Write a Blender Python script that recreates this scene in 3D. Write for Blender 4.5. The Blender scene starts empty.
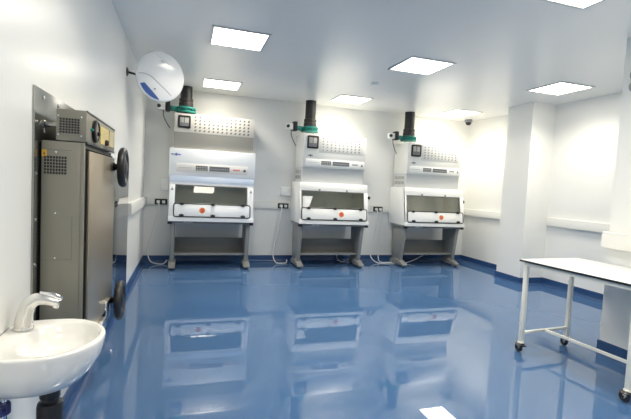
import bpy, bmesh, math, random
from mathutils import Vector, Matrix
random.seed(7)
C = bpy.context.scene.collection
PI = math.pi

# ------------------------------------------------------------------ materials
def nodes(name):
    m = bpy.data.materials.new(name); m.use_nodes = True
    nt = m.node_tree; b = nt.nodes['Principled BSDF']
    return m, nt, b

def mat(name, col, rough=.4, metal=0, spec=.5, var=.03, scale=6, rvar=.05, bump=0, bscale=40, coat=0, stretch=(1, 1, 1)):
    m, nt, b = nodes(name)
    tc = nt.nodes.new('ShaderNodeTexCoord'); mp = nt.nodes.new('ShaderNodeMapping')
    mp.inputs['Scale'].default_value = stretch
    nz = nt.nodes.new('ShaderNodeTexNoise'); nz.inputs['Scale'].default_value = scale; nz.inputs['Detail'].default_value = 4
    nt.links.new(tc.outputs['Object'], mp.inputs[0]); nt.links.new(mp.outputs[0], nz.inputs['Vector'])
    mx = nt.nodes.new('ShaderNodeMix'); mx.data_type = 'RGBA'
    mx.inputs[6].default_value = (*[max(0, c * (1 - var)) for c in col], 1)
    mx.inputs[7].default_value = (*[min(1, c * (1 + var)) for c in col], 1)
    nt.links.new(nz.outputs['Fac'], mx.inputs[0]); nt.links.new(mx.outputs[2], b.inputs['Base Color'])
    mr = nt.nodes.new('ShaderNodeMapRange')
    mr.inputs[3].default_value = max(0, rough - rvar); mr.inputs[4].default_value = min(1, rough + rvar)
    nt.links.new(nz.outputs['Fac'], mr.inputs[0]); nt.links.new(mr.outputs[0], b.inputs['Roughness'])
    b.inputs['Metallic'].default_value = metal; b.inputs['Specular IOR Level'].default_value = spec
    b.inputs['Coat Weight'].default_value = coat; b.inputs['Coat Roughness'].default_value = .06
    if bump:
        n2 = nt.nodes.new('ShaderNodeTexNoise'); n2.inputs['Scale'].default_value = bscale; n2.inputs['Detail'].default_value = 3
        nt.links.new(mp.outputs[0], n2.inputs['Vector'])
        bp = nt.nodes.new('ShaderNodeBump'); bp.inputs['Strength'].default_value = bump; bp.inputs['Distance'].default_value = .02
        nt.links.new(n2.outputs['Fac'], bp.inputs['Height']); nt.links.new(bp.outputs[0], b.inputs['Normal'])
    return m

def emit(name, col, s):
    m, nt, b = nodes(name)
    b.inputs['Base Color'].default_value = (.9, .9, .9, 1)
    b.inputs['Emission Color'].default_value = (*col, 1); b.inputs['Emission Strength'].default_value = s
    return m

def glassmat(name, tint, fac=.12):
    m = bpy.data.materials.new(name); m.use_nodes = True; nt = m.node_tree; nt.nodes.clear()
    o = nt.nodes.new('ShaderNodeOutputMaterial'); t = nt.nodes.new('ShaderNodeBsdfTransparent'); t.inputs[0].default_value = (*tint, 1)
    g = nt.nodes.new('ShaderNodeBsdfGlossy'); g.inputs['Roughness'].default_value = .02
    lw = nt.nodes.new('ShaderNodeFresnel'); lw.inputs['IOR'].default_value = 1.5
    ad = nt.nodes.new('ShaderNodeMath'); ad.operation = 'ADD'; ad.inputs[1].default_value = fac
    mx = nt.nodes.new('ShaderNodeMixShader')
    nt.links.new(lw.outputs[0], ad.inputs[0]); nt.links.new(ad.outputs[0], mx.inputs[0])
    nt.links.new(t.outputs[0], mx.inputs[1]); nt.links.new(g.outputs[0], mx.inputs[2]); nt.links.new(mx.outputs[0], o.inputs[0])
    return m

M = dict(
    wall=mat('white_wall_cladding', (.86, .855, .825), .27, var=.004, scale=.5, rvar=.004, spec=.5),
    ceil=mat('ceiling_paint', (.88, .87, .84), .23, var=.004, scale=.5, rvar=.004, spec=.45),
    floor=mat('blue_resin_floor', (.058, .128, .268), .016, var=.03, scale=.8, rvar=.004, bump=.004, bscale=1.6, spec=.85),
    skirt=mat('blue_vinyl_skirting', (.028, .075, .195), .25, var=.05),
    trunk=mat('white_plastic_trunking', (.74, .74, .71), .3, var=.004, rvar=.004),
    cabw=mat('white_enamel', (.88, .88, .855), .28, var=.004, rvar=.004),
    cabc=mat('cool_white_enamel', (.86, .88, .91), .28, var=.004, rvar=.004),
    cabb=mat('pale_blue_enamel', (.56, .64, .78), .3, var=.004, rvar=.004),
    cabg=mat('pale_grey_panel', (.56, .575, .58), .35, var=.004, rvar=.004),
    stone=mat('light_stone_enamel', (.80, .78, .75), .35, var=.004), house=mat('toned_down_enamel', (.76, .76, .735), .3, var=.004, rvar=.004),  # house: white enamel toned darker to offset strong light from above
    beige=mat('stone_enamel', (.60, .58, .53), .35, var=.004, rvar=.004),
    steel=mat('brushed_steel', (.32, .312, .285), .4, metal=.4, var=.06, stretch=(1, 1, 30)),
    inter=mat('steel_interior', (.80, .79, .70), .45, metal=0, var=.05),
    stand=mat('grey_powder_coat', (.25, .255, .245), .42, var=.04),
    standd=mat('mid_grey_sheet', (.13, .133, .13), .45, var=.05),
    black=mat('black_plastic', (.014, .014, .015), .35, var=.1),
    gap=mat('matt_black_seal', (.008, .008, .008), .8, spec=.1), rubber=mat('black_rubber', (.02, .02, .02), .55, var=.1),
    slot=mat('dark_slot', (.16, .16, .155), .7, var=.1),
    slotl=mat('grey_slot', (.36, .36, .345), .6, var=.05),
    disp=mat('grey_display', (.16, .165, .18), .25, var=.2, scale=60),
    orange=mat('orange_label', (.82, .24, .06), .5, var=.06),
    red=mat('red_print', (.62, .05, .07), .5),
    blue=mat('blue_print', (.06, .12, .45), .5),
    dark=mat('dark_print', (.08, .08, .09), .5),
    pipe=mat('dark_grey_pipe', (.02, .02, .02), .38, var=.1),
    brown=mat('brown_collar', (.03, .024, .022), .45, var=.1),
    green=mat('green_damper', (.014, .22, .18), .4, var=.12, scale=30),
    auto=mat('warm_grey_steel', (.255, .24, .195), .42, metal=.25, var=.004, rvar=.004, scale=3),
    flange=mat('flange_steel', (.36, .36, .335), .22, metal=.9, var=.05, stretch=(1, 8, 1)),
    door=mat('brushed_door_steel', (.50, .42, .31), .33, metal=.75, var=.08, scale=4, stretch=(1, 1, .25)),
    mirror=mat('polished_steel', (.26, .26, .265), .035, metal=1, var=.02, rvar=.01),
    chrome=mat('chrome', (.78, .78, .79), .09, metal=1, var=.02),
    navy=mat('navy_plastic', (.02, .025, .12), .4), satin=mat('satin_metal', (.70, .69, .66), .2, metal=.75, var=.02),
    yellow=mat('yellow_label', (.72, .56, .20), .45, var=.06, scale=20),
    warn=mat('amber_sticker', (.85, .48, .06), .5, var=.04),
    gold=mat('brass_print', (.55, .46, .25), .4, var=.05),
    ceramic=mat('white_ceramic', (.80, .785, .745), .1, var=.004, rvar=.004, coat=.5),
    lam=mat('white_laminate', (.82, .815, .79), .3, var=.004, rvar=.004),
    edge=mat('black_laminate_edge', (.02, .02, .022), .35),
    frame=mat('cream_white_tube', (.86, .85, .77), .35, var=.004, rvar=.004),
    lframe=mat('light_surround', (.55, .555, .56), .35, var=.02),
    cable=mat('white_cable', (.80, .80, .78), .4),
    cablek=mat('dark_cable', (.10, .10, .10), .5),
    convex=mat('mirror_acrylic', (.86, .87, .89), .03, metal=1, var=.01, rvar=.01),
    patch=mat('matt_white', (.86, .86, .84), .6),
    grey=mat('grey_plastic', (.30, .30, .31), .45),
    domew=mat('white_satin_plastic', (.86, .86, .855), .2, var=.005, coat=.6), bluew=mat('blue_plastic', (.075, .14, .38), .2, var=.05),
    smoked=mat('smoked_dome', (.03, .03, .035), .1),
    lamp=emit('light_diffuser', (1.0, .945, .82), 3.2),
    glass=glassmat('sash_glass', (.95, .96, .94), .03),
)

# ------------------------------------------------------------------ mesh building
class MB:
    def __init__(s): s.bm = bmesh.new(); s.mi = 0
    def f(s, vs):
        try:
            q = s.bm.faces.new(vs); q.material_index = s.mi; return q
        except ValueError: return None
    def hexa(s, P, bev=0, seg=2):
        """P: 8 points, bottom ring 0-3 then top ring 4-7"""
        v = [s.bm.verts.new(p) for p in P]
        fs = [s.f([v[i] for i in q]) for q in ((3, 2, 1, 0), (4, 5, 6, 7), (0, 1, 5, 4), (1, 2, 6, 5), (2, 3, 7, 6), (3, 0, 4, 7))]
        if bev:
            es = list({e for q in fs for e in q.edges})
            r = bmesh.ops.bevel(s.bm, geom=es, offset=bev, segments=seg, profile=.5, affect='EDGES')
            for q in r['faces']: q.material_index = s.mi
        return s
    def box(s, x0, x1, y0, y1, z0, z1, bev=0, seg=2):
        x0, x1 = sorted((x0, x1)); y0, y1 = sorted((y0, y1)); z0, z1 = sorted((z0, z1))
        return s.hexa([(x0, y0, z0), (x1, y0, z0), (x1, y1, z0), (x0, y1, z0), (x0, y0, z1), (x1, y0, z1), (x1, y1, z1), (x0, y1, z1)], bev, seg)
    def prism(s, pts, axis, a0, a1, bev=0):
        """pts polygon in the two other axes (cyclic order x->(y,z), y->(x,z), z->(x,y))"""
        def P(p, a): return {'x': (a, p[0], p[1]), 'y': (p[0], a, p[1]), 'z': (p[0], p[1], a)}[axis]
        A = [s.bm.verts.new(P(p, a0)) for p in pts]; B = [s.bm.verts.new(P(p, a1)) for p in pts]
        n = len(pts); fs = [s.f(A[::-1]), s.f(B)]
        for i in range(n): fs.append(s.f([A[i], A[(i + 1) % n], B[(i + 1) % n], B[i]]))
        if bev:
            es = list({e for q in fs if q for e in q.edges})
            r = bmesh.ops.bevel(s.bm, geom=es, offset=bev, segments=2, profile=.5, affect='EDGES')
            for q in r['faces']: q.material_index = s.mi
        return s
    def rings(s, R, cap0=True, cap1=True):
        V = [[s.bm.verts.new(p) for p in r] for r in R]; n = len(V[0])
        for a, b in zip(V, V[1:]):
            for i in range(n): s.f([a[i], a[(i + 1) % n], b[(i + 1) % n], b[i]])
        if cap0: s.f(V[0][::-1])
        if cap1: s.f(V[-1])
        return s
    def lathe(s, prof, c=(0, 0, 0), d=(0, 0, 1), n=28, cap0=True, cap1=True):
        """prof: (radius, distance along d) from c"""
        d = Vector(d).normalized(); a = d.orthogonal().normalized(); b = d.cross(a); c = Vector(c)
        return s.rings([[c + d * h + (a * math.cos(2 * PI * i / n) + b * math.sin(2 * PI * i / n)) * max(r, 1e-4) for i in range(n)] for r, h in prof], cap0, cap1)
    def cyl(s, p0, p1, r0, r1=None, n=20):
        p0, p1 = Vector(p0), Vector(p1); L = (p1 - p0).length
        return s.lathe([(r0, 0), (r1 if r1 is not None else r0, L)], p0, p1 - p0, n)
    def tube(s, pts, rad, n=12, closed=False, flat=1):
        pts = [Vector(p) for p in pts]; N = len(pts)
        rad = rad if isinstance(rad, (list, tuple)) else [rad] * N
        R = []; up = None
        for i, p in enumerate(pts):
            if closed: t = pts[(i + 1) % N] - pts[i - 1]
            else: t = pts[min(i + 1, N - 1)] - pts[max(i - 1, 0)]
            t.normalize()
            if up is None: up = t.orthogonal().normalized()
            up = (up - t * up.dot(t)).normalized(); w = t.cross(up)
            R.append([p + (up * math.cos(2 * PI * k / n) + w * math.sin(2 * PI * k / n) * flat) * rad[i] for k in range(n)])
        if closed: R.append(R[0])
        return s.rings(R, not closed, not closed)
    def build(s, name, m, parent=None, smooth=35, weld=True):
        if weld: bmesh.ops.remove_doubles(s.bm, verts=s.bm.verts, dist=1e-6)
        bmesh.ops.recalc_face_normals(s.bm, faces=s.bm.faces)
        me = bpy.data.meshes.new(name); s.bm.to_mesh(me); s.bm.free()
        for x in (m if isinstance(m, (list, tuple)) else [m]): me.materials.append(M[x])
        if smooth:
            me.polygons.foreach_set('use_smooth', [True] * len(me.polygons)); me.set_sharp_from_angle(angle=math.radians(smooth))
        o = bpy.data.objects.new(name, me); C.objects.link(o)
        if parent: o.parent = parent
        return o

def tag(o, label=None, cat=None, group=None, kind=None):
    for k, v in (('label', label), ('category', cat), ('group', group), ('kind', kind)):
        if v: o[k] = v
    return o
def thing(name, label, cat, loc=(0, 0, 0), rz=0, group=None):
    o = bpy.data.objects.new(name, None); o.empty_display_size = .1; C.objects.link(o)
    o.location = loc; o.rotation_euler = (0, 0, rz)
    return tag(o, label, cat, group)
def struct(o): return tag(o, kind='structure')
def copy_tree(o, parent=None):
    c = o.copy(); C.objects.link(c)
    if parent: c.parent = parent
    for ch in list(o.children): copy_tree(ch, c)
    return c
def smooth_path(P, k=6):
    P = [Vector(p) for p in P]; Q = [P[0]] + P + [P[-1]]; out = []
    for i in range(1, len(Q) - 2):
        a, b, c, d = Q[i - 1:i + 3]
        for j in range(k):
            t = j / k
            out.append(.5 * ((2 * b) + (c - a) * t + (2 * a - 5 * b + 4 * c - d) * t * t + (3 * b - a - 3 * c + d) * t ** 3))
    return out + [P[-1]]

# ------------------------------------------------------------------ room shell
XL, YB, XR, H = -.685, 7.85, 5.95, 3.07
XP, YP0, YP1 = 5.462, 5.614, 6.177       # pillar
XN, YN, YR = 3.99, 3.023, -4.4           # near right wall block, rear wall
m = MB(); m.box(XL - .1, XR + .1, YR - .1, YB + .1, -.1, 0); struct(m.build('floor', 'floor'))
m = MB(); m.box(XL - .1, XR + .1, YR - .1, YB + .1, H, H + .1); struct(m.build('ceiling', 'ceil'))
m = MB(); m.box(XL - .1, XL, YR, YB, 0, H); struct(m.build('wall_left', 'wall'))
m = MB(); m.box(XL - .1, XR + .1, YB, YB + .1, 0, H); struct(m.build('wall_back', 'wall'))
m = MB(); m.box(XR, XR + .1, YN - .2, YB, 0, H); struct(m.build('wall_right', 'wall'))
m = MB(); m.box(XP, XR, YP0, YP1, 0, H); struct(m.build('wall_right_pillar', 'wall'))
m = MB(); m.box(XN, XR, YR, YN, 0, H); struct(m.build('wall_right_near', 'wall'))
m = MB(); m.box(XL - .1, XN + .1, YR - .1, YR, 0, H); struct(m.build('wall_rear', 'wall'))

ROOM = [('left', (XL, YR), (XL, YB)), ('back', (XL, YB), (XR, YB)), ('right_far', (XR, YB), (XR, YP1)), ('pillar_far', (XR, YP1), (XP, YP1)),
        ('pillar', (XP, YP1), (XP, YP0)), ('pillar_near', (XP, YP0), (XR, YP0)), ('right', (XR, YP0), (XR, YN)),
        ('near_end', (XR, YN), (XN, YN)), ('near', (XN, YN), (XN, YR)), ('rear', (XN, YR), (XL, YR))]
def offset_corner(i, d):
    """room corner at the start of segment i, moved d into the room (room lies right of the direction of travel)"""
    a0, a1 = Vector(ROOM[i - 1][1]), Vector(ROOM[i - 1][2]); b0, b1 = Vector(ROOM[i][1]), Vector(ROOM[i][2])
    ta, tb = (a1 - a0).normalized(), (b1 - b0).normalized()
    na, nb = Vector((ta.y, -ta.x)), Vector((tb.y, -tb.x))
    return b0 + (na + nb) * d
SK = [(0, 0), (.05, 0), (.05, .002), (.032, .006), (.02, .015), (.014, .03), (.012, .05), (.012, .118), (.008, .12), (0, .12)]
for i, (nm, a, b) in enumerate(ROOM):
    j = (i + 1) % len(ROOM)
    m = MB(); m.rings([[(*offset_corner(i, d), z) for d, z in SK], [(*offset_corner(j, d), z) for d, z in SK]])
    struct(m.build('baseboard_' + nm, 'skirt'))

def trunking(k, p, q, z0=1.01, z1=1.165, t=.055):
    p, q = Vector(p), Vector(q); d = (q - p).normalized(); n = Vector((d.y, -d.x))
    pr = [(0, z0), (t - .02, z0), (t - .02, z0 + .012), (t, z0 + .016), (t, z1 - .03), (t - .006, z1 - .02), (t - .006, z1 - .004), (t - .012, z1), (0, z1)]
    m = MB(); m.rings([[(*(e + n * a), z) for a, z in pr] for e in (p, q)])
    struct(m.build('trim_%d' % k, 'trunk'))
trunking(1, (XL, 5.62), (XL, YB - .05)); trunking(2, (XL, YB), (XR, YB)); trunking(3, (XR, YB - .05), (XR, YP1))
trunking(4, (XR, YP0 - .05), (XR, YN)); trunking(5, (XN, YN + .03), (XN, YR + .2), 1.03, 1.20)

# ------------------------------------------------------------------ ceiling lights
LAMP_W = 7.0
def light():
    t = thing('ceiling_light', None, 'ceiling light')
    m = MB()
    for a, b, c, d in ((-.305, .305, -.305, -.278), (-.305, .305, .278, .305), (-.305, -.278, -.278, .278), (.278, .305, -.278, .278)):
        m.box(a, b, c, d, -.010, 0)
    m.build('light_frame', 'lframe', t)
    m = MB(); m.box(-.278, .278, -.278, .278, -.006, 0); m.build('diffuser', 'lamp', t)
    a = bpy.data.lights.new('lamp', 'AREA'); a.shape = 'SQUARE'; a.size = .54; a.energy = LAMP_W; a.color = (1, .935, .80); a.spread = math.radians(138)
    o = bpy.data.objects.new('lamp', a); C.objects.link(o); o.parent = t; o.location = (0, 0, -.009)
    return t
L0 = light()
LIGHTS = [(.51, 4.74, 'lit square ceiling panel right of and nearer than the round white wall dome'),
          (.51, 7.05, 'lit square ceiling panel just in front of the grey-topped safety cabinet and its duct'),
          (2.77, 4.71, 'lit square ceiling panel nearer than the small smoke detector, middle of the room'),
          (2.77, 7.03, 'lit square ceiling panel above and right of the middle safety cabinet'),
          (5.07, 4.76, 'lit square ceiling panel out in front of the square white pillar at right'),
          (5.09, 7.08, 'lit square ceiling panel beside the small black dome camera'),
          (2.77, 2.42, 'lit square ceiling panel cut off by the top edge of the picture'),
          (.51, 2.42, 'lit square ceiling panel over the steel steriliser, above the picture'),
          (.51, .1, 'added lit square ceiling panel, unseen behind the viewer, near the washbasin wall'),  # from here on: unseen panels added to light the room evenly
          (2.77, .1, 'added lit square ceiling panel, unseen behind the viewer, near the table wall'),
          (.51, -2.2, 'added lit square ceiling panel, unseen and farthest behind the viewer on the washbasin side'),
          (2.77, -2.2, 'added lit square ceiling panel, unseen and farthest behind the viewer on the table side')]
for i, (x, y, lb) in enumerate(LIGHTS):
    o = L0 if i == 0 else copy_tree(L0)
    o.location = (x, y, H); tag(o, lb, None, 'square ceiling light panels')

# ------------------------------------------------------------------ safety cabinets
TILT = .187
def yf(z): return 7.08 + (z - .82) * TILT                   # sloping front of the work chamber
CAB_Y = 7.45
def sx(m, x0, x1, z0, z1, t0, t1, bev=0):                    # box lying in the sloping front; t<0 is towards the room
    P = [(x0, yf(z0) + t0 - CAB_Y, z0), (x1, yf(z0) + t0 - CAB_Y, z0), (x1, yf(z0) + t1 - CAB_Y, z0), (x0, yf(z0) + t1 - CAB_Y, z0),
         (x0, yf(z1) + t0 - CAB_Y, z1), (x1, yf(z1) + t0 - CAB_Y, z1), (x1, yf(z1) + t1 - CAB_Y, z1), (x0, yf(z1) + t1 - CAB_Y, z1)]
    return m.hexa(P, bev)

def chamber(t, W, col, wx0, wx1, px0, px1, emb_x, catches):
    """work chamber between z .82 and 1.56, half width W; window wx0..wx1, front hatch px0..px1"""
    yb = 7.80 - CAB_Y
    m = MB()
    for s in (-1, 1):                                       # side walls
        m.prism([(yf(.82) - CAB_Y, .82), (yf(1.56) - CAB_Y, 1.56), (yb, 1.56), (yb, .82)], 'x', s * W, s * (W - .05), .006)
    m.box(-W + .05, W - .05, yb - .03, yb, .82, 1.56)       # back
    m.box(-W + .05, W - .05, yf(.84) + .05 - CAB_Y, yb - .03, .82, .86)
    m.box(-W + .05, W - .05, yf(1.54) + .05 - CAB_Y, yb - .03, 1.53, 1.56)
    sx(m, -W, W, 1.41, 1.56, -.004, .04, .006)              # header
    sx(m, -W, wx0, .89, 1.41, -.004, .04, .004); sx(m, wx1, W, .89, 1.41, -.004, .04, .004)
    sx(m, -W - .004, W + .004, .815, .892, -.015, .04, .008)  # sill
    m.build('chamber_housing', col, t)
    m = MB(); z0, z1 = .865, 1.525; x = W - .055
    m.box(-x, x, yb - .05, yb - .035, z0, z1); m.box(-x, x, yf(z0) + .06 - CAB_Y, yb - .05, z0, z0 + .02)
    for s in (-1, 1): m.prism([(yf(z0) + .06 - CAB_Y, z0 + .02), (yf(z1) + .06 - CAB_Y, z1), (yb - .05, z1), (yb - .05, z0 + .02)], 'x', s * x, s * (x - .012))
    m.box(-x + .02, x - .02, yb - .09, yb - .05, 1.30, 1.315)
    m.build('work_chamber', 'inter', t)
    m = MB(); sx(m, wx0 - .01, wx1 + .01, 1.06, 1.42, .012, .018); sash = m.build('sash', 'glass', t)
    m = MB()                                                # dark rubber line round the window
    for a in ((wx0, wx1, 1.10, 1.112), (wx0, wx0 + .012, 1.10, 1.41), (wx1 - .012, wx1, 1.10, 1.41), (wx0, wx1, 1.398, 1.41)): sx(m, *a, -.008, .012)
    m.build('window_seal', 'slot', t)
    hz0, hz1 = .893, 1.105
    m = MB(); sx(m, px0 + .01, px1 - .01, hz0 + .01, hz1 - .01, -.03, .0, .008); hatch = m.build('front_hatch', col, t)
    m = MB()                                                # black gasket: rounded loop
    loop = []; r = .035
    for cx, cz, a0 in ((px1 - r, hz1 - r, 0), (px0 + r, hz1 - r, 90), (px0 + r, hz0 + r, 180), (px1 - r, hz0 + r, 270)):
        for k in range(5):
            a = math.radians(a0 + k * 22.5); loop.append((cx + r * math.cos(a), yf(cz + r * math.sin(a)) - .028 - CAB_Y, cz + r * math.sin(a)))
    m.tube(loop, .0085, 8, closed=True); m.build('gasket', 'black', hatch)
    for z in (hz1 - .004, hz0 + .025):
        for fx in (.10, .5, .9):
            x = px0 + (px1 - px0) * fx
            m = MB(); sx(m, x - .036, x + .036, z - .014, z + .014, -.052, -.02, .004); sx(m, x - .012, x + .012, z - .022, z + .022, -.058, -.03, .003)
            m.build('latch', 'black', hatch)
    # round orange biohazard emblem
    ez = 1.0; c = Vector((emb_x, yf(ez) - .031 - CAB_Y, ez)); nrm = Vector((0, -1, TILT)).normalized()
    m = MB(); m.lathe([(.048, 0), (.048, .002)], c, nrm, 24)
    m.mi = 1; u = Vector((1, 0, 0)); v = u.cross(nrm) * -1
    for k in range(3):
        a = math.radians(90 + 120 * k); cc = c + nrm * .003 + (u * math.cos(a) + v * math.sin(a)) * .017
        m.tube([cc + (u * math.cos(b) + v * math.sin(b)) * .014 for b in [math.radians(a_ + math.degrees(a)) for a_ in range(30, 331, 25)]], .0035, 6)
    m.tube([c + nrm * .003 + (u * math.cos(b) + v * math.sin(b)) * .014 for b in [2 * PI * i / 16 for i in range(16)]], .002, 6, closed=True)
    m.build('biohazard_emblem', ['orange', 'red'], hatch)
    for fx in catches:
        x = wx0 + (wx1 - wx0) * fx
        m = MB(); sx(m, x - .014, x + .014, 1.395, 1.45, -.022, .0, .004); m.build('sash_catch', 'grey', t)
    return hatch, sash

def control_strip(t, x0, x1, z0, z1, y, red_bar):
    y -= CAB_Y; w = x1 - x0; h = z1 - z0
    m = MB(); m.box(x0, x1, y - .004, y + .002, z0, z1, .003); cp = m.build('control_panel', 'stone' if red_bar else 'cabw', t)
    m = MB(); zc = (z0 + z1) / 2
    m.box(x0 + w * .26, x0 + w * .425, y - .007, y - .003, zc - h * .26, zc + h * .32)
    m.mi = 1
    for k in range(4):
        for j in range(2): m.box(x0 + w * (.27 + .038 * k), x0 + w * (.298 + .038 * k), y - .009, y - .006, zc - h * .2 + j * h * .24, zc - h * .06 + j * h * .24)
    m.build('display', ['disp', 'slotl'], cp)
    m = MB(); m.box(x0 + w * .45, x0 + w * .735, y - .007, y - .003, zc - h * .26, zc + h * .32)
    m.mi = 1
    for k in range(8): m.box(x0 + w * (.462 + .034 * k), x0 + w * (.482 + .034 * k), y - .009, y - .006, zc - h * .05, zc + h * .06)
    m.build('keypad', ['disp', 'slotl'], cp)
    m = MB()
    for k in range(7): m.box(x0 + w * (.79 + .0135 * k), x0 + w * (.80 + .0135 * k), y - .006, y - .003, zc - h * .06, zc + h * (.10 if k % 3 else .14))
    m.build('print_mark', 'red' if red_bar else 'slot', cp)
    m = MB()
    if red_bar: m.lathe([(.022, 0), (.022, .012), (.016, .02)], (x0 + w * .955, y - .003, zc), (0, -1, 0), 16)
    else: m.prism([(x0 + w * .94, zc - .02), (x0 + w * .975, zc - .02), (x0 + w * .9575, zc + .025)], 'y', y - .007, y - .003)
    m.build('switch_knob' if red_bar else 'warning_mark', 'dark', cp)
    m = MB()
    for k in range(6): m.box(x0 + w * (.03 + .03 * k), x0 + w * (.052 + .03 * k), y - .005, y - .003, zc - .006, zc + .004)
    m.build('small_print', 'slotl', cp)

def perforated(t, x0, x1, z0, z1, y, colr, cols, rows, slotc, hx0=None, hx1=None):
    y -= CAB_Y
    m = MB(); m.box(x0, x1, y - .006, y + .004, z0, z1, .003); m.mi = 1
    a, b = hx0 or x0 + .03, hx1 or x1 - .03; w = (b - a) / cols; h = (z1 - z0 - .03) / rows
    for i in range(cols):
        for j in range(rows):
            cx = a + w * (i + .5); cz = z0 + .015 + h * (j + .5)
            m.prism([(cx - w * .26, cz - h * .27), (cx + w * .12, cz - h * .27), (cx + w * .26, cz + h * .27), (cx - w * .12, cz + h * .27)], 'y', y - .0075, y - .005)
    m.build('perforated_panel', [colr, slotc], t)
def gauge_window(t, x0, x1, z0, z1, y):
    y -= CAB_Y; f = .03
    m = MB(); m.box(x0, x1, y - .012, y + .003, z0, z1, .018, 3); g = m.build('gauge_window', 'black', t)
    m = MB(); m.box(x0 + f, x1 - f, y - .015, y - .010, z0 + f, z1 - f, .008)
    m.mi = 1; m.box(x0 + f + .005, x1 - f - .005, y - .017, y - .013, z0 + f, z0 + (z1 - z0) * .42); m.box((x0 + x1) / 2 - .006, (x0 + x1) / 2 + .006, y - .018, y - .014, z0 + f, z1 - f)
    m.build('gauge_face', ['slotl', 'disp'], g)
def logo(t, x, z, y, w, c):
    y -= CAB_Y
    m = MB(); m.box(x - w, x + w, y - .004, y + .001, z - .008, z + .008)
    m.prism([(x - w * .2, z), (x + w * .05, z + .03), (x + w * .3, z), (x + w * .05, z - .03)], 'y', y - .006, y - .003)
    m.build('emblem', c, t)

def stand(t, W):
    s = MB(); s.box(-W, W, 7.16 - CAB_Y, 7.70 - CAB_Y, .785, .812, .004)
    st = s.build('stand', 'stand', t)
    m = MB(); m.box(-W + .06, W - .06, 7.095 - CAB_Y, 7.17 - CAB_Y, .784, .813); m.build('front_rail', 'standd', st)
    for sd in (-1, 1):
        m = MB()                                            # C-shaped leg, deep at the top and tapering down
        m.prism([(7.19 - CAB_Y, .785), (7.68 - CAB_Y, .785), (7.62 - CAB_Y, .08), (7.30 - CAB_Y, .08)], 'x', sd * (W - .03), sd * (W - .10), .008)
        m.build('leg', 'stand', st)
        m = MB()
        x0, x1 = sd * (W - .015), sd * (W - .125)
        m.prism([(7.12 - CAB_Y, .025), (7.68 - CAB_Y, .025), (7.66 - CAB_Y, .10), (7.36 - CAB_Y, .14), (7.27 - CAB_Y, .10), (7.12 - CAB_Y, .06)], 'x', x0, x1, .012)
        ft = m.build('foot', 'stand', st)
        for y in (7.18, 7.62):
            m = MB(); m.lathe([(.022, 0), (.028, .006), (.028, .018), (.012, .026)], (sd * (W - .07), y - CAB_Y, 0), n=14); m.build('levelling_pad', 'black', ft)
        m = MB(); m.box(sd * (W + .01), sd * (W - .06), 7.10 - CAB_Y, 7.16 - CAB_Y, .765, .81, .006); m.build('corner_stop', 'black', st)
    m = MB(); a = W - .10
    m.box(-a, a, 7.56 - CAB_Y, 7.575 - CAB_Y, .235, .49, .003); m.build('back_panel', 'standd', st)
    m = MB(); m.box(-a, a, 7.33 - CAB_Y, 7.57 - CAB_Y, .222, .238, .003); m.box(-a, a, 7.322 - CAB_Y, 7.334 - CAB_Y, .215, .25, .002); m.build('shelf', 'stand', st)
    m = MB()
    for k in range(3): m.lathe([(.012, 0), (.012, .01), (.02, .01), (.02, .02)], (-.05 + .05 * k - W * .55, 7.10 - CAB_Y, .80), (0, -1, 0), 12)
    m.build('service_tap', 'grey', st)

# the older left-hand cabinet with the grey exhaust housing
def cabinet_grey(x):
    t = thing('safety_cabinet', 'white safety cabinet with pale blue band and grey perforated exhaust housing, leftmost of the three', 'safety cabinet', (x, CAB_Y, 0))
    W = .685
    hatch, sash = chamber(t, W, 'cabc', -.595, .58, -.608, .628, -.16, ())
    m = MB(); sx(m, -W - .003, W + .003, 1.45, 1.565, -.010, .0, .003); m.build('header_band', 'cabb', t)
    m = MB(); m.box(-.70, .70, 7.205 - CAB_Y, 7.80 - CAB_Y, 1.56, 2.0, .006); fa = m.build('fascia', 'cabc', t)
    control_strip(t, -.585, .575, 1.62, 1.76, 7.204, True)
    logo(t, -.60, 1.90, 7.205, .075, 'blue')
    m = MB(); m.box(-.64, .67, 7.30 - CAB_Y, 7.80 - CAB_Y, 2.0, 2.585, .004); m.build('exhaust_housing', 'steel', t)
    perforated(t, -.64, .67, 2.275, 2.583, 7.30, 'beige', 13, 5, 'slot', -.345, .61)
    gauge_window(t, -.585, -.385, 2.345, 2.55, 7.296)
    for s in (-1, 1):
        m = MB(); z = 1.315; xx = s * .64; m.prism([(xx - .025, z), (xx + .025, z), (xx, z + .05)], 'y', yf(z) - .016 - CAB_Y, yf(z) - .008 - CAB_Y); m.build('warning_mark', 'slotl', t)
    stand(t, W)
    return t
cabinet_grey(.437)

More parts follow.
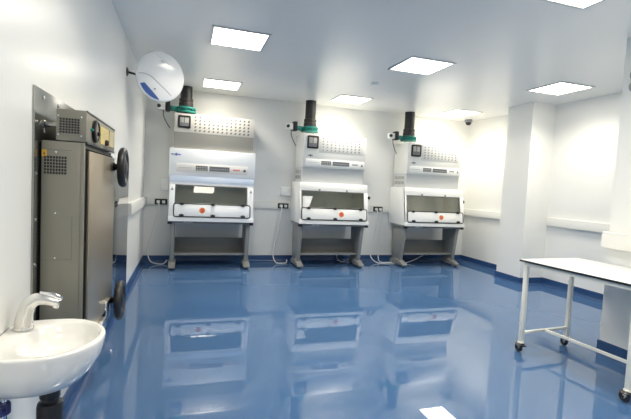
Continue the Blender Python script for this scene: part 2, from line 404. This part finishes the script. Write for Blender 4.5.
def cabinet_white(x):
    t = thing('safety_cabinet', None, 'safety cabinet', (x, CAB_Y, 0))
    W = .665
    hatch, sash = chamber(t, W, 'cabw', -.625, .585, -.632, .628, .12, (.28, .72))
    m = MB(); m.box(-.605, .605, 7.29 - CAB_Y, 7.79 - CAB_Y, 1.56, 1.84); nk = m.build('recessed_band', 'cabg', t)
    m = MB()
    for k in range(3):
        m.box(-.612, -.604, 7.36 + .13 * k - CAB_Y, 7.46 + .13 * k - CAB_Y, 1.62, 1.68); m.box(-.612, -.604, 7.36 + .13 * k - CAB_Y, 7.46 + .13 * k - CAB_Y, 1.72, 1.78)
    m.build('side_vent', 'slotl', nk)
    m = MB(); m.box(-.612, .612, 7.255 - CAB_Y, 7.80 - CAB_Y, 1.83, 2.435, .008); m.build('upper_housing', 'house', t)
    perforated(t, -.31, .54, 2.115, 2.405, 7.255, 'house', 10, 5, 'slotl')
    gauge_window(t, -.545, -.335, 2.17, 2.40, 7.25)
    control_strip(t, -.56, .59, 1.855, 1.985, 7.253, False)
    logo(t, -.475, 2.045, 7.255, .045, 'dark')
    m = MB(); m.lathe([(.012, 0), (.012, .05), (.03, .055), (.03, .085)], (W, yf(1.3) + .1 - CAB_Y, 1.32), (1, 0, 0), 14); m.build('side_knob', 'black', t)
    stand(t, W)
    return t
c2 = cabinet_white(2.61); c3 = copy_tree(c2); c3.location = (4.725, CAB_Y, 0)
c2['label'] = 'all-white safety cabinet on a grey stand, middle of the three along the back wall'
c3['label'] = 'all-white safety cabinet on a grey stand nearest the back right corner of the room'
for o in (c2, c3): o['group'] = 'white safety cabinets'
bx = MB(); bx.hexa([(-.60, yf(1.10) + .0095 - CAB_Y, 1.10), (-.49, yf(1.10) + .0095 - CAB_Y, 1.10), (-.49, yf(1.10) + .0115 - CAB_Y, 1.10), (-.60, yf(1.10) + .0115 - CAB_Y, 1.10),
         (-.60, yf(1.31) + .0095 - CAB_Y, 1.31), (-.41, yf(1.31) + .0095 - CAB_Y, 1.31), (-.41, yf(1.31) + .0115 - CAB_Y, 1.31), (-.60, yf(1.31) + .0115 - CAB_Y, 1.31)])
pp = bx.build('white_patch', 'patch', None); pp.location = (2.61, CAB_Y, 0)
tag(pp, 'white patch at the left end of the middle cabinet window', 'patch')  # thin white quad over the left end of the sash glass

# ------------------------------------------------------------------ exhaust ducts with green damper and actuator
def duct(zb):
    t = thing('exhaust_duct', None, 'exhaust duct')
    m = MB(); m.lathe([(.098, zb + .225), (.098, H)], n=28); m.build('pipe', 'pipe', t)
    m = MB(); m.lathe([(.11, zb + .10), (.118, zb + .105), (.118, zb + .17), (.108, zb + .175), (.108, zb + .19), (.116, zb + .195), (.116, zb + .235), (.098, zb + .24)], n=28); m.build('collar', 'brown', t)
    m = MB(); m.lathe([(.13, zb), (.165, zb + .004), (.165, zb + .028), (.125, zb + .032), (.125, zb + .062), (.16, zb + .066), (.16, zb + .088), (.13, zb + .092), (.115, zb + .105)], n=28)
    for k in range(8):
        a = 2 * PI * k / 8; m.cyl((.145 * math.cos(a), .145 * math.sin(a), zb - .005), (.145 * math.cos(a), .145 * math.sin(a), zb + .098), .012, n=8)
    dm = m.build('damper', 'green', t)
    m = MB(); m.cyl((-.12, 0, zb + .06), (-.27, 0, zb + .06), .028, n=14); m.box(-.25, -.16, -.03, .03, zb + .02, zb + .10, .006); m.build('spindle', 'green', dm)
    m = MB(); m.box(-.33, -.255, -.07, .07, zb + .0, zb + .17, .008); m.build('actuator_body', 'black', t)
    m = MB(); m.box(-.45, -.33, -.055, .055, zb + .02, zb + .13, .01); ab = m.build('actuator_cover', 'cabw', t)
    m = MB(); m.lathe([(.03, 0), (.03, .025), (.02, .03)], (-.43, -.055, zb + .075), (0, -1, 0), 16); m.build('indicator_knob', 'black', ab)
    m = MB(); m.tube(smooth_path([(-.36, -.02, zb + .02), (-.355, -.03, zb - .08), (-.30, -.02, zb - .2), (-.25, .0, zb - .27)]), .008, 8); m.build('actuator_cable', 'cablek', t)
    return t
d1 = duct(2.625); d1.location = (-.03, 7.55, 0); tag(d1, 'dark exhaust duct with green damper rising behind the round white wall dome', None, 'cabinet exhaust ducts')
d2 = duct(2.49); d2.location = (2.185, 7.55, 0); tag(d2, 'dark exhaust duct with green damper on top of the middle safety cabinet', None, 'cabinet exhaust ducts')
d3 = copy_tree(d2); d3.location = (4.27, 7.55, 0); tag(d3, 'dark exhaust duct with green damper on top of the right-hand safety cabinet', None, 'cabinet exhaust ducts')

# ------------------------------------------------------------------ sockets, boxes and cables on the back wall
def socket():
    t = thing('double_socket', None, 'socket')
    m = MB(); m.box(-.105, .105, -.012, .0, -.05, .05, .005); m.build('face_plate', 'black', t)
    for x in (-.045, .045):
        m = MB(); m.box(x - .026, x + .026, -.045, -.012, -.028, .022, .006); m.build('plug', 'cable', t)
    return t
s0 = socket()
for i, (x, lb) in enumerate(((-.40, 'black double socket with white plugs beside the grey-topped cabinet'), (1.80, 'black double socket on the trunking left of the middle cabinet'), (3.80, 'black double socket on the trunking left of the right-hand cabinet'))):
    o = s0 if i == 0 else copy_tree(s0)
    o.location = (x, YB - .055, 1.085); tag(o, lb, None, 'black double sockets')
def wallbox(x, w, z0, z1, lb):
    t = thing('switch_box', lb, 'switch box', (x, YB, z0), 0, 'white switch boxes')
    h = z1 - z0
    m = MB(); m.box(-w / 2, w / 2, -.07, 0, 0, h, .008); m.build('box_body', 'cabw', t)
    m = MB(); m.box(-w / 2 + .015, w / 2 - .015, -.078, -.07, .012, h - .012, .004); m.build('box_lid', 'cabw', t)
wallbox(-.345, .15, 1.28, 1.50, 'white switch box on the wall left of the grey-topped cabinet')
wallbox(1.835, .20, 1.285, 1.45, 'white switch box on the wall left of the middle cabinet')
def cable(P, r, lb, nm='power_cable', mt='cable'):
    m = MB(); m.tube(smooth_path(P), r, 8); tag(m.build(nm, mt), lb, 'cable', 'white power cables')
Yc = YB - .112
cable([(-.44, Yc, 1.085), (-.43, Yc - .03, 1.0), (-.46, Yc, .80), (-.55, Yc + .02, .45), (-.60, Yc + .02, .22), (-.54, Yc - .1, .06), (-.42, Yc - .12, .014), (-.32, Yc - .10, .014), (-.27, Yc - .02, .06)], .009,
      'thin white cable looping to the floor left of the grey-topped cabinet')
cable([(1.76, Yc, 1.085), (1.755, Yc - .03, 1.0), (1.72, Yc, .7), (1.66, Yc, .35), (1.63, Yc - .02, .15), (1.66, Yc - .15, .03), (1.78, Yc - .15, .013), (1.88, Yc - .08, .013), (1.91, Yc + .02, .05)], .010,
      'white cable hanging to the floor left of the middle cabinet')
cable([(3.76, Yc, 1.085), (3.755, Yc - .03, 1.0), (3.76, Yc, .7), (3.70, Yc, .35), (3.66, Yc - .03, .12), (3.75, Yc - .18, .014), (4.0, Yc - .22, .014), (4.3, Yc - .25, .014), (4.6, Yc - .15, .06), (4.85, Yc - .1, .16)], .010,
      'white cable trailing under the right-hand cabinet from its socket')
cable([(3.84, Yc, 1.085), (3.845, Yc - .03, 1.0), (3.87, Yc, .75), (3.86, Yc, .4), (3.83, Yc - .02, .15), (3.85, Yc - .1, .014), (4.1, Yc - .12, .014)], .008,
      'second white cable dropping straight from the socket at the right-hand cabinet')
cable([(3.12, Yc, .013), (3.02, Yc - .03, .013), (2.95, Yc - .02, .05), (2.93, Yc, .12), (2.92, Yc, .20)], .009,
      'short white cable on the floor by the middle cabinet right foot')

# ------------------------------------------------------------------ small ceiling and wall fittings
t = thing('dome_camera', 'small black dome camera on the ceiling in the back right corner', 'camera', (5.72, 7.62, H))
m = MB(); m.lathe([(.075, 0), (.08, -.01), (.078, -.05), (.065, -.06)]); m.build('camera_base', 'grey', t)
m = MB(); m.lathe([(.062, -.055), (.058, -.08), (.045, -.102), (.025, -.115), (.0, -.12)]); m.build('camera_dome', 'smoked', t)
t = thing('smoke_detector', 'small white smoke detector on the ceiling between middle light panels', 'smoke detector', (2.64, 5.76, H))
m = MB(); m.lathe([(.055, 0), (.055, -.015), (.05, -.02)]); m.build('detector_base', 'cabw', t)
m = MB(); m.lathe([(.048, -.018), (.046, -.03), (.036, -.038), (.015, -.041), (.0, -.041)]); m.build('detector_head', 'cabw', t)
t = thing('twin_spotlight', 'grey twin-head fitting high on the near right wall, at the picture edge', 'spotlight', (XN, 2.86, 2.63))
m = MB(); m.box(-.03, 0, -.05, .05, -.11, .11, .006); m.build('back_plate', 'grey', t)
for z in (-.055, .055):
    m = MB(); m.lathe([(.025, 0), (.045, .02), (.05, .045), (.044, .05)], (-.03, 0, z), (-1, .25, 0), 18); m.build('lamp_head', 'grey', t)

# round white dome on a bracket
MC = Vector((-.315, 5.30, 2.685)); MN = Vector((.50, -1, -.12)).normalized()
t = thing('wall_dome', 'round white domed fitting with blue lower segment, bracketed high on the left wall', 'wall dome', MC)
R = .283; MU = Vector((-MN.y, MN.x, 0)).normalized(); MV = MN.cross(MU)
def dome_h(p): return .048 * (1 - p ** 2.4) + .012 * (p < .985)
def D(a, b, off=0): return MU * a * R + MV * b * R + MN * (dome_h(min(1, math.hypot(a, b))) + off)
m = MB(); m.lathe([(R * .55, -.075), (R * .86, -.07), (R * .97, -.045), (R + .002, -.012), (R + .004, .002), (R - .002, .008), (R * .975, .012)] + [(R * p, dome_h(p)) for p in (.965, .93, .88, .8, .7, .58, .45, .3, .15, 0)], (0, 0, 0), MN, 56)
dm = m.build('dome_shell', 'domew', t, smooth=60)
m = MB(); n = 20; rows = []                                  # blue segment near the lower left rim
c0, c1 = Vector((-.70, -.36)), Vector((-.06, -.90)); a0, a1 = math.radians(206), math.radians(268)
for j in range(7):
    row = []
    for i in range(n + 1):
        k = i / n; p = c0.lerp(c1, k); aa = a0 + (a1 - a0) * k; q_ = Vector((math.cos(aa), math.sin(aa))) * .945
        w_ = p.lerp(q_, j / 6); row.append(w_)
    rows.append(row)
V = [[m.bm.verts.new(D(w_.x, w_.y, .004)) for w_ in row] for row in rows]
for j in range(6):
    for i in range(n): m.f([V[j][i], V[j][i + 1], V[j + 1][i + 1], V[j + 1][i]])
m.build('blue_segment', 'bluew', dm, smooth=80)
def line(pts, nm, mt, rr):
    P = []
    for (a, b), (c, d) in zip(pts, pts[1:]): P += [D(a + (c - a) * k / 6, b + (d - b) * k / 6, .001) for k in range(6)]
    P.append(D(*pts[-1], .001)); m = MB(); m.tube(P, rr, 8); m.build(nm, mt, dm)
line([(-.93, -.03), (-.75, .0), (-.56, -.03), (-.45, -.08), (.46, -.68)], 'moulded_ridge', 'cabg', .006)
line([(-.26, .84), (.0, .72), (.27, .53)], 'highlight_line', 'cable', .006)  # pale line standing in for a highlight streak on the dome
line([(-.12, .58), (-.06, .63), (-.02, .56), (.04, .58)], 'moulded_mark', 'grey', .003)
m = MB(); m.lathe([(.012, 0), (.012, .004)], D(-.28, -.54, .0), MN, 14); m.build('lock', 'grey', dm)
m = MB(); m.tube(smooth_path([(XL - MC.x + .002, .03, .02), (-.32, .03, .012), (-.25, .035, .0), (-.16, .05, -.01), (-.06, .06, -.01), (-.02, .06, -.01)]), .013, 10)
m.lathe([(.05, 0), (.05, .008), (.025, .02)], (XL - MC.x, .03, .02), (1, 0, 0), 18); m.build('bracket', 'black', t)

# ------------------------------------------------------------------ pass-through steriliser on the left wall
AY0, AY1, AX = 2.307, 3.17, -.481
t = thing('steriliser', 'warm grey steel steriliser with two black hand wheels on the left wall', 'steriliser', (XL, AY0, .56))
def L(x, y, z): return (x - XL, y - AY0, z - .56)
def lbox(m, x0, x1, y0, y1, z0, z1, bev=0):
    a, b = L(x0, y0, z0), L(x1, y1, z1); return m.box(a[0], b[0], a[1], b[1], a[2], b[2], bev)
m = MB(); lbox(m, XL, XL + .01, 2.25, 3.30, .50, 1.907, .002); fl = m.build('wall_flange', 'flange', t)
for y, z in ((2.275, 1.74), (2.275, 1.50), (2.275, 1.28), (2.275, 1.06), (2.275, .84), (2.37, 1.87), (2.62, 1.87), (2.87, 1.87), (3.12, 1.87)):
    m = MB(); m.lathe([(.009, 0), (.009, .004), (.004, .007)], L(XL + .01, y, z), (1, 0, 0), 12); m.build('bolt', 'chrome', fl)
m = MB(); lbox(m, XL + .01, XL + .022, 2.32, 3.16, .57, 1.65); m.build('rear_gasket', 'gap', t)
m = MB(); lbox(m, XL + .022, AX - .012, AY0, AY1, .57, 1.66, .004); body = m.build('body', 'auto', t)
m = MB()                                                    # side vent: a grid of dark cells in the near face
for i in range(8):
    for j in range(6):
        x0 = -.651 + i * .0123; z0 = 1.500 + j * .0150; lbox(m, x0, x0 + .0092, AY0 - .0015, AY0 + .002, z0, z0 + .0112)
m.build('side_vent', 'black', body)
m = MB(); lbox(m, -.661, -.640, AY0 - .0015, AY0 + .001, 1.582, 1.616); m.mi = 1
a = L(-.6505, AY0 - .002, 1.599); m.prism([(a[0] - .005, a[2] - .006), (a[0] + .005, a[2] - .006), (a[0], a[2] + .007)], 'y', a[1] - .001, a[1] + .001)
m.build('warning_sticker', ['warn', 'dark'], body)
m = MB()
for x0, x1, z0, z1 in ((-.660, -.535, 1.6165, 1.6185), (-.529, -.527, 1.08, 1.30), (-.660, -.527, 1.079, 1.081)): lbox(m, x0, x1, AY0 - .0012, AY0 + .001, z0, z1)
m.build('panel_seam', 'slot', body)
for x, z in ((-.60, 1.09), (-.60, 1.31), (-.60, 1.607)):
    m = MB(); m.lathe([(.005, 0), (.004, .003)], L(x, AY0, z), (0, -1, 0), 10); m.build('screw', 'chrome', body)
m = MB(); lbox(m, AX - .012, AX - .003, AY0 + .012, AY1 - .005, .575, 1.635); m.build('door_gasket', 'gap', t)
m = MB(); lbox(m, AX - .012, AX + .004, AY0, AY0 + .012, .57, 1.66, .001); m.build('door_post', 'auto', t)
m = MB(); lbox(m, AX - .006, AX + .012, AY0 + .095, AY1, .63, 1.625, .005); door = m.build('door', 'door', t)
m = MB(); lbox(m, AX - .012, AX + .012, AY0 + .02, AY1, .57, .625, .003); m.build('base_strip', 'gap', t)
m = MB(); lbox(m, AX + .004, AX + .014, AY0 + .02, AY1, .562, .571, .002); m.build('base_edge', 'chrome', t)
def handwheel(y, z):
    c = Vector(L(AX + .012, y, z)); m = MB(); r = .112
    m.tube([c + Vector((.058, r * math.cos(a), r * math.sin(a))) for a in [2 * PI * k / 40 for k in range(40)]], .024, 14, closed=True)
    m.lathe([(.110, .045), (.110, .066), (.05, .074)], c, (1, 0, 0), 32)
    hw = m.build('hand_wheel', 'black', t)
    m = MB(); m.lathe([(.03, 0), (.022, .012), (.020, .02), (.045, .046), (.052, .076), (.03, .084)], c, (1, 0, 0), 24); m.build('wheel_hub', 'black', hw)
handwheel(3.13, 1.565); handwheel(3.12, .645)
m = MB(); lbox(m, AX + .01, AX + .045, 2.62, 2.78, .575, .64, .006); lbox(m, AX + .01, AX + .03, 2.86, 3.0, .58, .70, .004); m.build('door_catch', 'chrome', door)
# control box on top
m = MB(); lbox(m, -.603, AX + .009, AY0, 3.155, 1.664, 1.816, .003); cb = m.build('control_box', 'auto', t)
m = MB(); lbox(m, AX + .004, AX + .0115, AY0 + .01, 3.15, 1.809, 1.818); lbox(m, AX + .004, AX + .0115, AY0 + .01, 3.15, 1.657, 1.666); m.build('edge_trim', 'black', cb)
m = MB()
for i in range(7):
    for j in range(6):
        x0 = -.588 + i * .0127; z0 = 1.701 + j * .0125; lbox(m, x0, x0 + .0095, AY0 - .0015, AY0 + .002, z0, z0 + .0093)
m.build('vent_grille', 'black', cb)
for x, z in ((-.593, 1.783), (-.493, 1.783), (-.593, 1.692), (-.493, 1.692)):
    m = MB(); m.lathe([(.005, 0), (.004, .003)], L(x, AY0, z), (0, -1, 0), 10); m.build('screw', 'chrome', cb)
m = MB(); c = L(AX + .009, 2.487, 1.735); m.lathe([(.058, 0), (.060, .006), (.060, .016), (.050, .02), (.047, .012), (.0, .012)], c, (1, 0, 0), 30); g = m.build('dial', 'black', cb)
m = MB(); m.lathe([(.046, .0125), (.046, .014)], c, (1, 0, 0), 30); m.build('dial_face', 'auto', g)
m = MB(); m.lathe([(.012, .013), (.012, .024), (.006, .028)], (c[0], c[1] + .02, c[2] - .01), (1, 0, 0), 14); m.build('dial_knob', 'black', g)
m = MB(); m.lathe([(.007, 0), (.008, .005), (.005, .014)], L(AX + .009, 2.405, 1.735), (1, 0, 0), 14); m.build('push_button', 'green', cb)
m = MB(); lbox(m, AX + .008, AX + .012, 2.655, 2.90, 1.685, 1.785); lp = m.build('label_plate', 'yellow', cb)
m = MB()
for k in range(5): lbox(m, AX + .0115, AX + .013, 2.68, 2.86, 1.765 - k * .011, 1.769 - k * .011)
m.build('plate_print', 'gold', lp)
m = MB(); m.lathe([(.018, 0), (.018, .012), (.012, .02)], L(AX + .012, 2.80, 1.70), (1, 0, 0), 16); m.build('selector_knob', 'black', lp)
m = MB(); lbox(m, AX + .008, AX + .012, 2.94, 3.10, 1.69, 1.79); m.build('maker_plate', 'gold', cb)
m = MB(); m.cyl(L(XL + .01, 2.36, 1.74), L(-.60, 2.36, 1.74), .012, n=14); m.lathe([(.02, 0), (.02, .012), (.014, .016)], L(XL + .01, 2.36, 1.74), (1, 0, 0), 16)
m.cyl(L(-.665, 2.36, 1.735), L(-.665, 2.36, 1.70), .007, n=10); m.build('supply_pipe', 'flange', t)

m = MB(); m.box(XL, XL + .013, 3.34, 5.62, .0, 1.62, .002)
tag(m.build('steel_wall_panel', 'mirror'), 'polished steel wall panel beyond the steriliser reflecting floor and wall', 'wall panel')

# ------------------------------------------------------------------ washbasin
BX, BY, BZ = -.49, 1.872, .85
t = thing('washbasin', 'white ceramic wall-hung washbasin with a chrome lever tap', 'washbasin', (XL, BY, BZ))
def ring(ax, by, z, n=64, cx=0, pw=2.0, back=3.2):
    P = []
    for i in range(n):
        a = 2 * PI * i / n; ca, sa = math.cos(a), math.sin(a)
        e = back if ca < 0 else pw
        x = math.copysign(abs(ca) ** (2 / e), ca) * ax; y = math.copysign(abs(sa) ** (2 / (e if ca < 0 else pw)), sa) * by
        P.append((max(BX + cx + x, XL + .001) - XL, y, z))
    return P
R_ = [ring(.085, .09, -.185, cx=-.05), ring(.12, .125, -.183, cx=-.04), ring(.15, .165, -.165, cx=-.035), ring(.175, .20, -.125, cx=-.025), ring(.192, .22, -.07, cx=-.012),
      ring(.203, .226, -.022, cx=-.014), ring(.206, .23, -.008, cx=-.016), ring(.204, .228, -.001, cx=-.017), ring(.199, .222, .001, cx=-.018), ring(.19, .212, .0, cx=-.018)]
INN = [(.19, .210, -.002, -.018), (.145, .188, -.006, .024), (.138, .180, -.014, .025), (.132, .168, -.045, .032), (.115, .145, -.08, .028), (.08, .10, -.105, .02), (.03, .035, -.114, .01)]
R_ += [ring(a, b, z, cx=c, back=2.3) for a, b, z, c in INN]
m = MB(); m.rings(R_); m.build('bowl', 'ceramic', t, smooth=60)
m = MB(); m.lathe([(.022, -.114), (.024, -.111), (.012, -.110)], (BX + .01 - XL, 0, 0), n=20); m.build('drain', 'chrome', t)
TX, TY = -.629 - XL, 1.99 - BY
P = smooth_path([(TX, TY, -.002), (TX + .002, TY, .03), (TX + .008, TY, .07), (TX + .02, TY, .102), (TX + .046, TY, .121), (TX + .078, TY, .122), (TX + .112, TY, .112), (TX + .132, TY, .106)], 5)
rad = [.035 + (.0185 - .035) * (i / (len(P) - 1)) ** 1.2 for i in range(len(P))]
m = MB(); m.lathe([(.038, -.002), (.038, .006), (.034, .01)], (TX, TY, 0), n=24); m.tube(P, rad, 18); tap = m.build('tap', 'satin', t, smooth=70)
m = MB(); m.cyl((TX + .122, TY, .100), (TX + .117, TY, .084), .013, .012, 16); m.build('aerator', 'chrome', tap)
m = MB(); m.tube(smooth_path([(TX + .06, TY, .148), (TX + .10, TY, .138), (TX + .142, TY, .118)], 5), [.008 + .004 * math.sin(PI * i / 10) for i in range(11)], 12, flat=1.6); m.build('lever', 'chrome', tap)
m = MB(); m.lathe([(.009, 0), (.009, .006), (.004, .008)], (TX + .026, TY - .006, .028), (1, -.4, 0), 14); m.build('sensor_eye', 'black', tap)
tx, ty = BX - .005 - XL, -.005
m = MB(); m.lathe([(.03, -.175), (.035, -.18), (.035, -.205), (.037, -.207), (.037, -.245), (.031, -.25), (.031, -.262), (.044, -.268), (.047, -.28), (.047, -.40), (.04, -.42), (.034, -.44)], (tx, ty, 0), n=26)
m.cyl((tx, ty, -.37), (0, ty, -.37), .02, n=16); m.build('bottle_trap', 'black', t)
m = MB(); vx, vy = .07, -.115; m.tube(smooth_path([(vx, vy, -.16), (vx, vy, -.25), (vx - .01, vy, -.38), (0, vy, -.42)], 5), .010, 12); hose = m.build('supply_hose', 'chrome', t)
m = MB(); m.lathe([(.019, -.20), (.022, -.205), (.022, -.24), (.016, -.245)], (vx, vy, 0), n=16); m.box(vx - .012, vx + .012, vy - .05, vy, -.232, -.214, .003); m.build('valve_lever', 'navy', hose)

# ------------------------------------------------------------------ table on castors
TB = thing('laboratory_table', 'white laminate table with black edge on a castor frame, right foreground', 'table', (3.102, 3.209, 0), math.radians(3.9))
TW, TL, TZ = .79, 1.16, .90                                 # local: x across, -y towards the viewer
m = MB(); m.box(0, TW, -TL, 0, TZ - .003, TZ, .001); m.build('tabletop', 'lam', TB)
m = MB(); m.box(0, TW, -TL, 0, TZ - .020, TZ - .0031, .001); m.build('table_edge', 'edge', TB)
lx0, lx1, ly0, ly1, q = .04, .66, -.055, -1.035, .0185
m = MB()
for a in ((lx0 - q, lx1 + q, ly0 - q, ly0 + q), (lx0 - q, lx1 + q, ly1 - q, ly1 + q), (lx0 - q, lx0 + q, ly1 + q, ly0 - q), (lx1 - q, lx1 + q, ly1 + q, ly0 - q)): m.box(a[0], a[1], a[2], a[3], TZ - .055, TZ - .0201)
m.build('top_rail', 'frame', TB)
for x in (lx0, lx1):
    for y in (ly0, ly1):
        m = MB(); m.box(x - q, x + q, y - q, y + q, .10, TZ - .055, .003); lg = m.build('leg', 'frame', TB)
        m = MB(); m.lathe([(.03, .10), (.03, .092), (.014, .088), (.014, .078)], (x, y, 0), n=18)
        for s in (-1, 1): m.prism([(y - .018, .082), (y + .02, .082), (y + .03, .03), (y + .012, .03)], 'x', x + s * .014, x + s * .018)
        m.build('castor_fork', 'frame' if x == lx0 else 'frame', lg)
        m = MB(); m.lathe([(.028, -.014), (.036, -.012), (.041, -.005), (.041, .005), (.036, .012), (.028, .014)], (x, y + .02, .041), (1, 0, 0), 26)
        m.lathe([(.010, -.022), (.010, .022)], (x, y + .02, .041), (1, 0, 0), 12); cw = m.build('castor_wheel', 'rubber', lg)
        m = MB(); m.lathe([(.044, 0), (.046, .006), (.03, .018)], (x, y + .008, .070), n=20); m.box(x - .018, x + .018, y - .055, y - .02, .066, .078, .003); m.build('brake_pedal', 'black', lg)
for y in (ly0, ly1):
    m = MB(); m.box(lx0 + q, lx1 - q, y - .0125, y + .0125, .178, .203, .002); m.build('cross_bar', 'frame', TB)
m = MB(); m.box((lx0 + lx1) / 2 - .0125, (lx0 + lx1) / 2 + .0125, ly1 + .0125, ly0 - .0125, .178, .203, .002); m.build('long_bar', 'frame', TB)

# ------------------------------------------------------------------ camera, world, view
f, rx, ry, rz = 416.0865, .0581, .051, .3051
cz, sz, cx, sn, cr, sr = math.cos(rz), math.sin(rz), math.cos(rx), math.sin(rx), math.cos(ry), math.sin(ry)
fw = Vector((sz * cx, cz * cx, -sn)); r = Vector((cz, -sz, 0)); u = r.cross(fw)
r2 = r * cr + u * sr; u2 = u * cr - r * sr
cam = bpy.data.cameras.new('camera'); co = bpy.data.objects.new('camera', cam); C.objects.link(co)
cam.sensor_width = 36; cam.lens = f / 631 * 36; cam.clip_start = .02
mw = Matrix((r2, u2, -fw)).transposed().to_4x4(); mw.translation = Vector((0, 0, 1.51)); co.matrix_world = mw
bpy.context.scene.camera = co
w = bpy.data.worlds.new('world'); bpy.context.scene.world = w; w.use_nodes = True
w.node_tree.nodes['Background'].inputs[0].default_value = (.9, .95, 1, 1); w.node_tree.nodes['Background'].inputs[1].default_value = .02
sc = bpy.context.scene
sc.view_settings.view_transform = 'Standard'; sc.view_settings.look = 'None'; sc.view_settings.gamma = 1; sc.view_settings.use_curve_mapping = False
sc.view_settings.exposure = 1.64
sc.cycles.use_denoising = True
sc.cycles.max_bounces = 20; sc.cycles.diffuse_bounces = 14; sc.cycles.glossy_bounces = 8; sc.cycles.transparent_max_bounces = 12
sc.cycles.caustics_reflective = False; sc.cycles.blur_glossy = 1.0
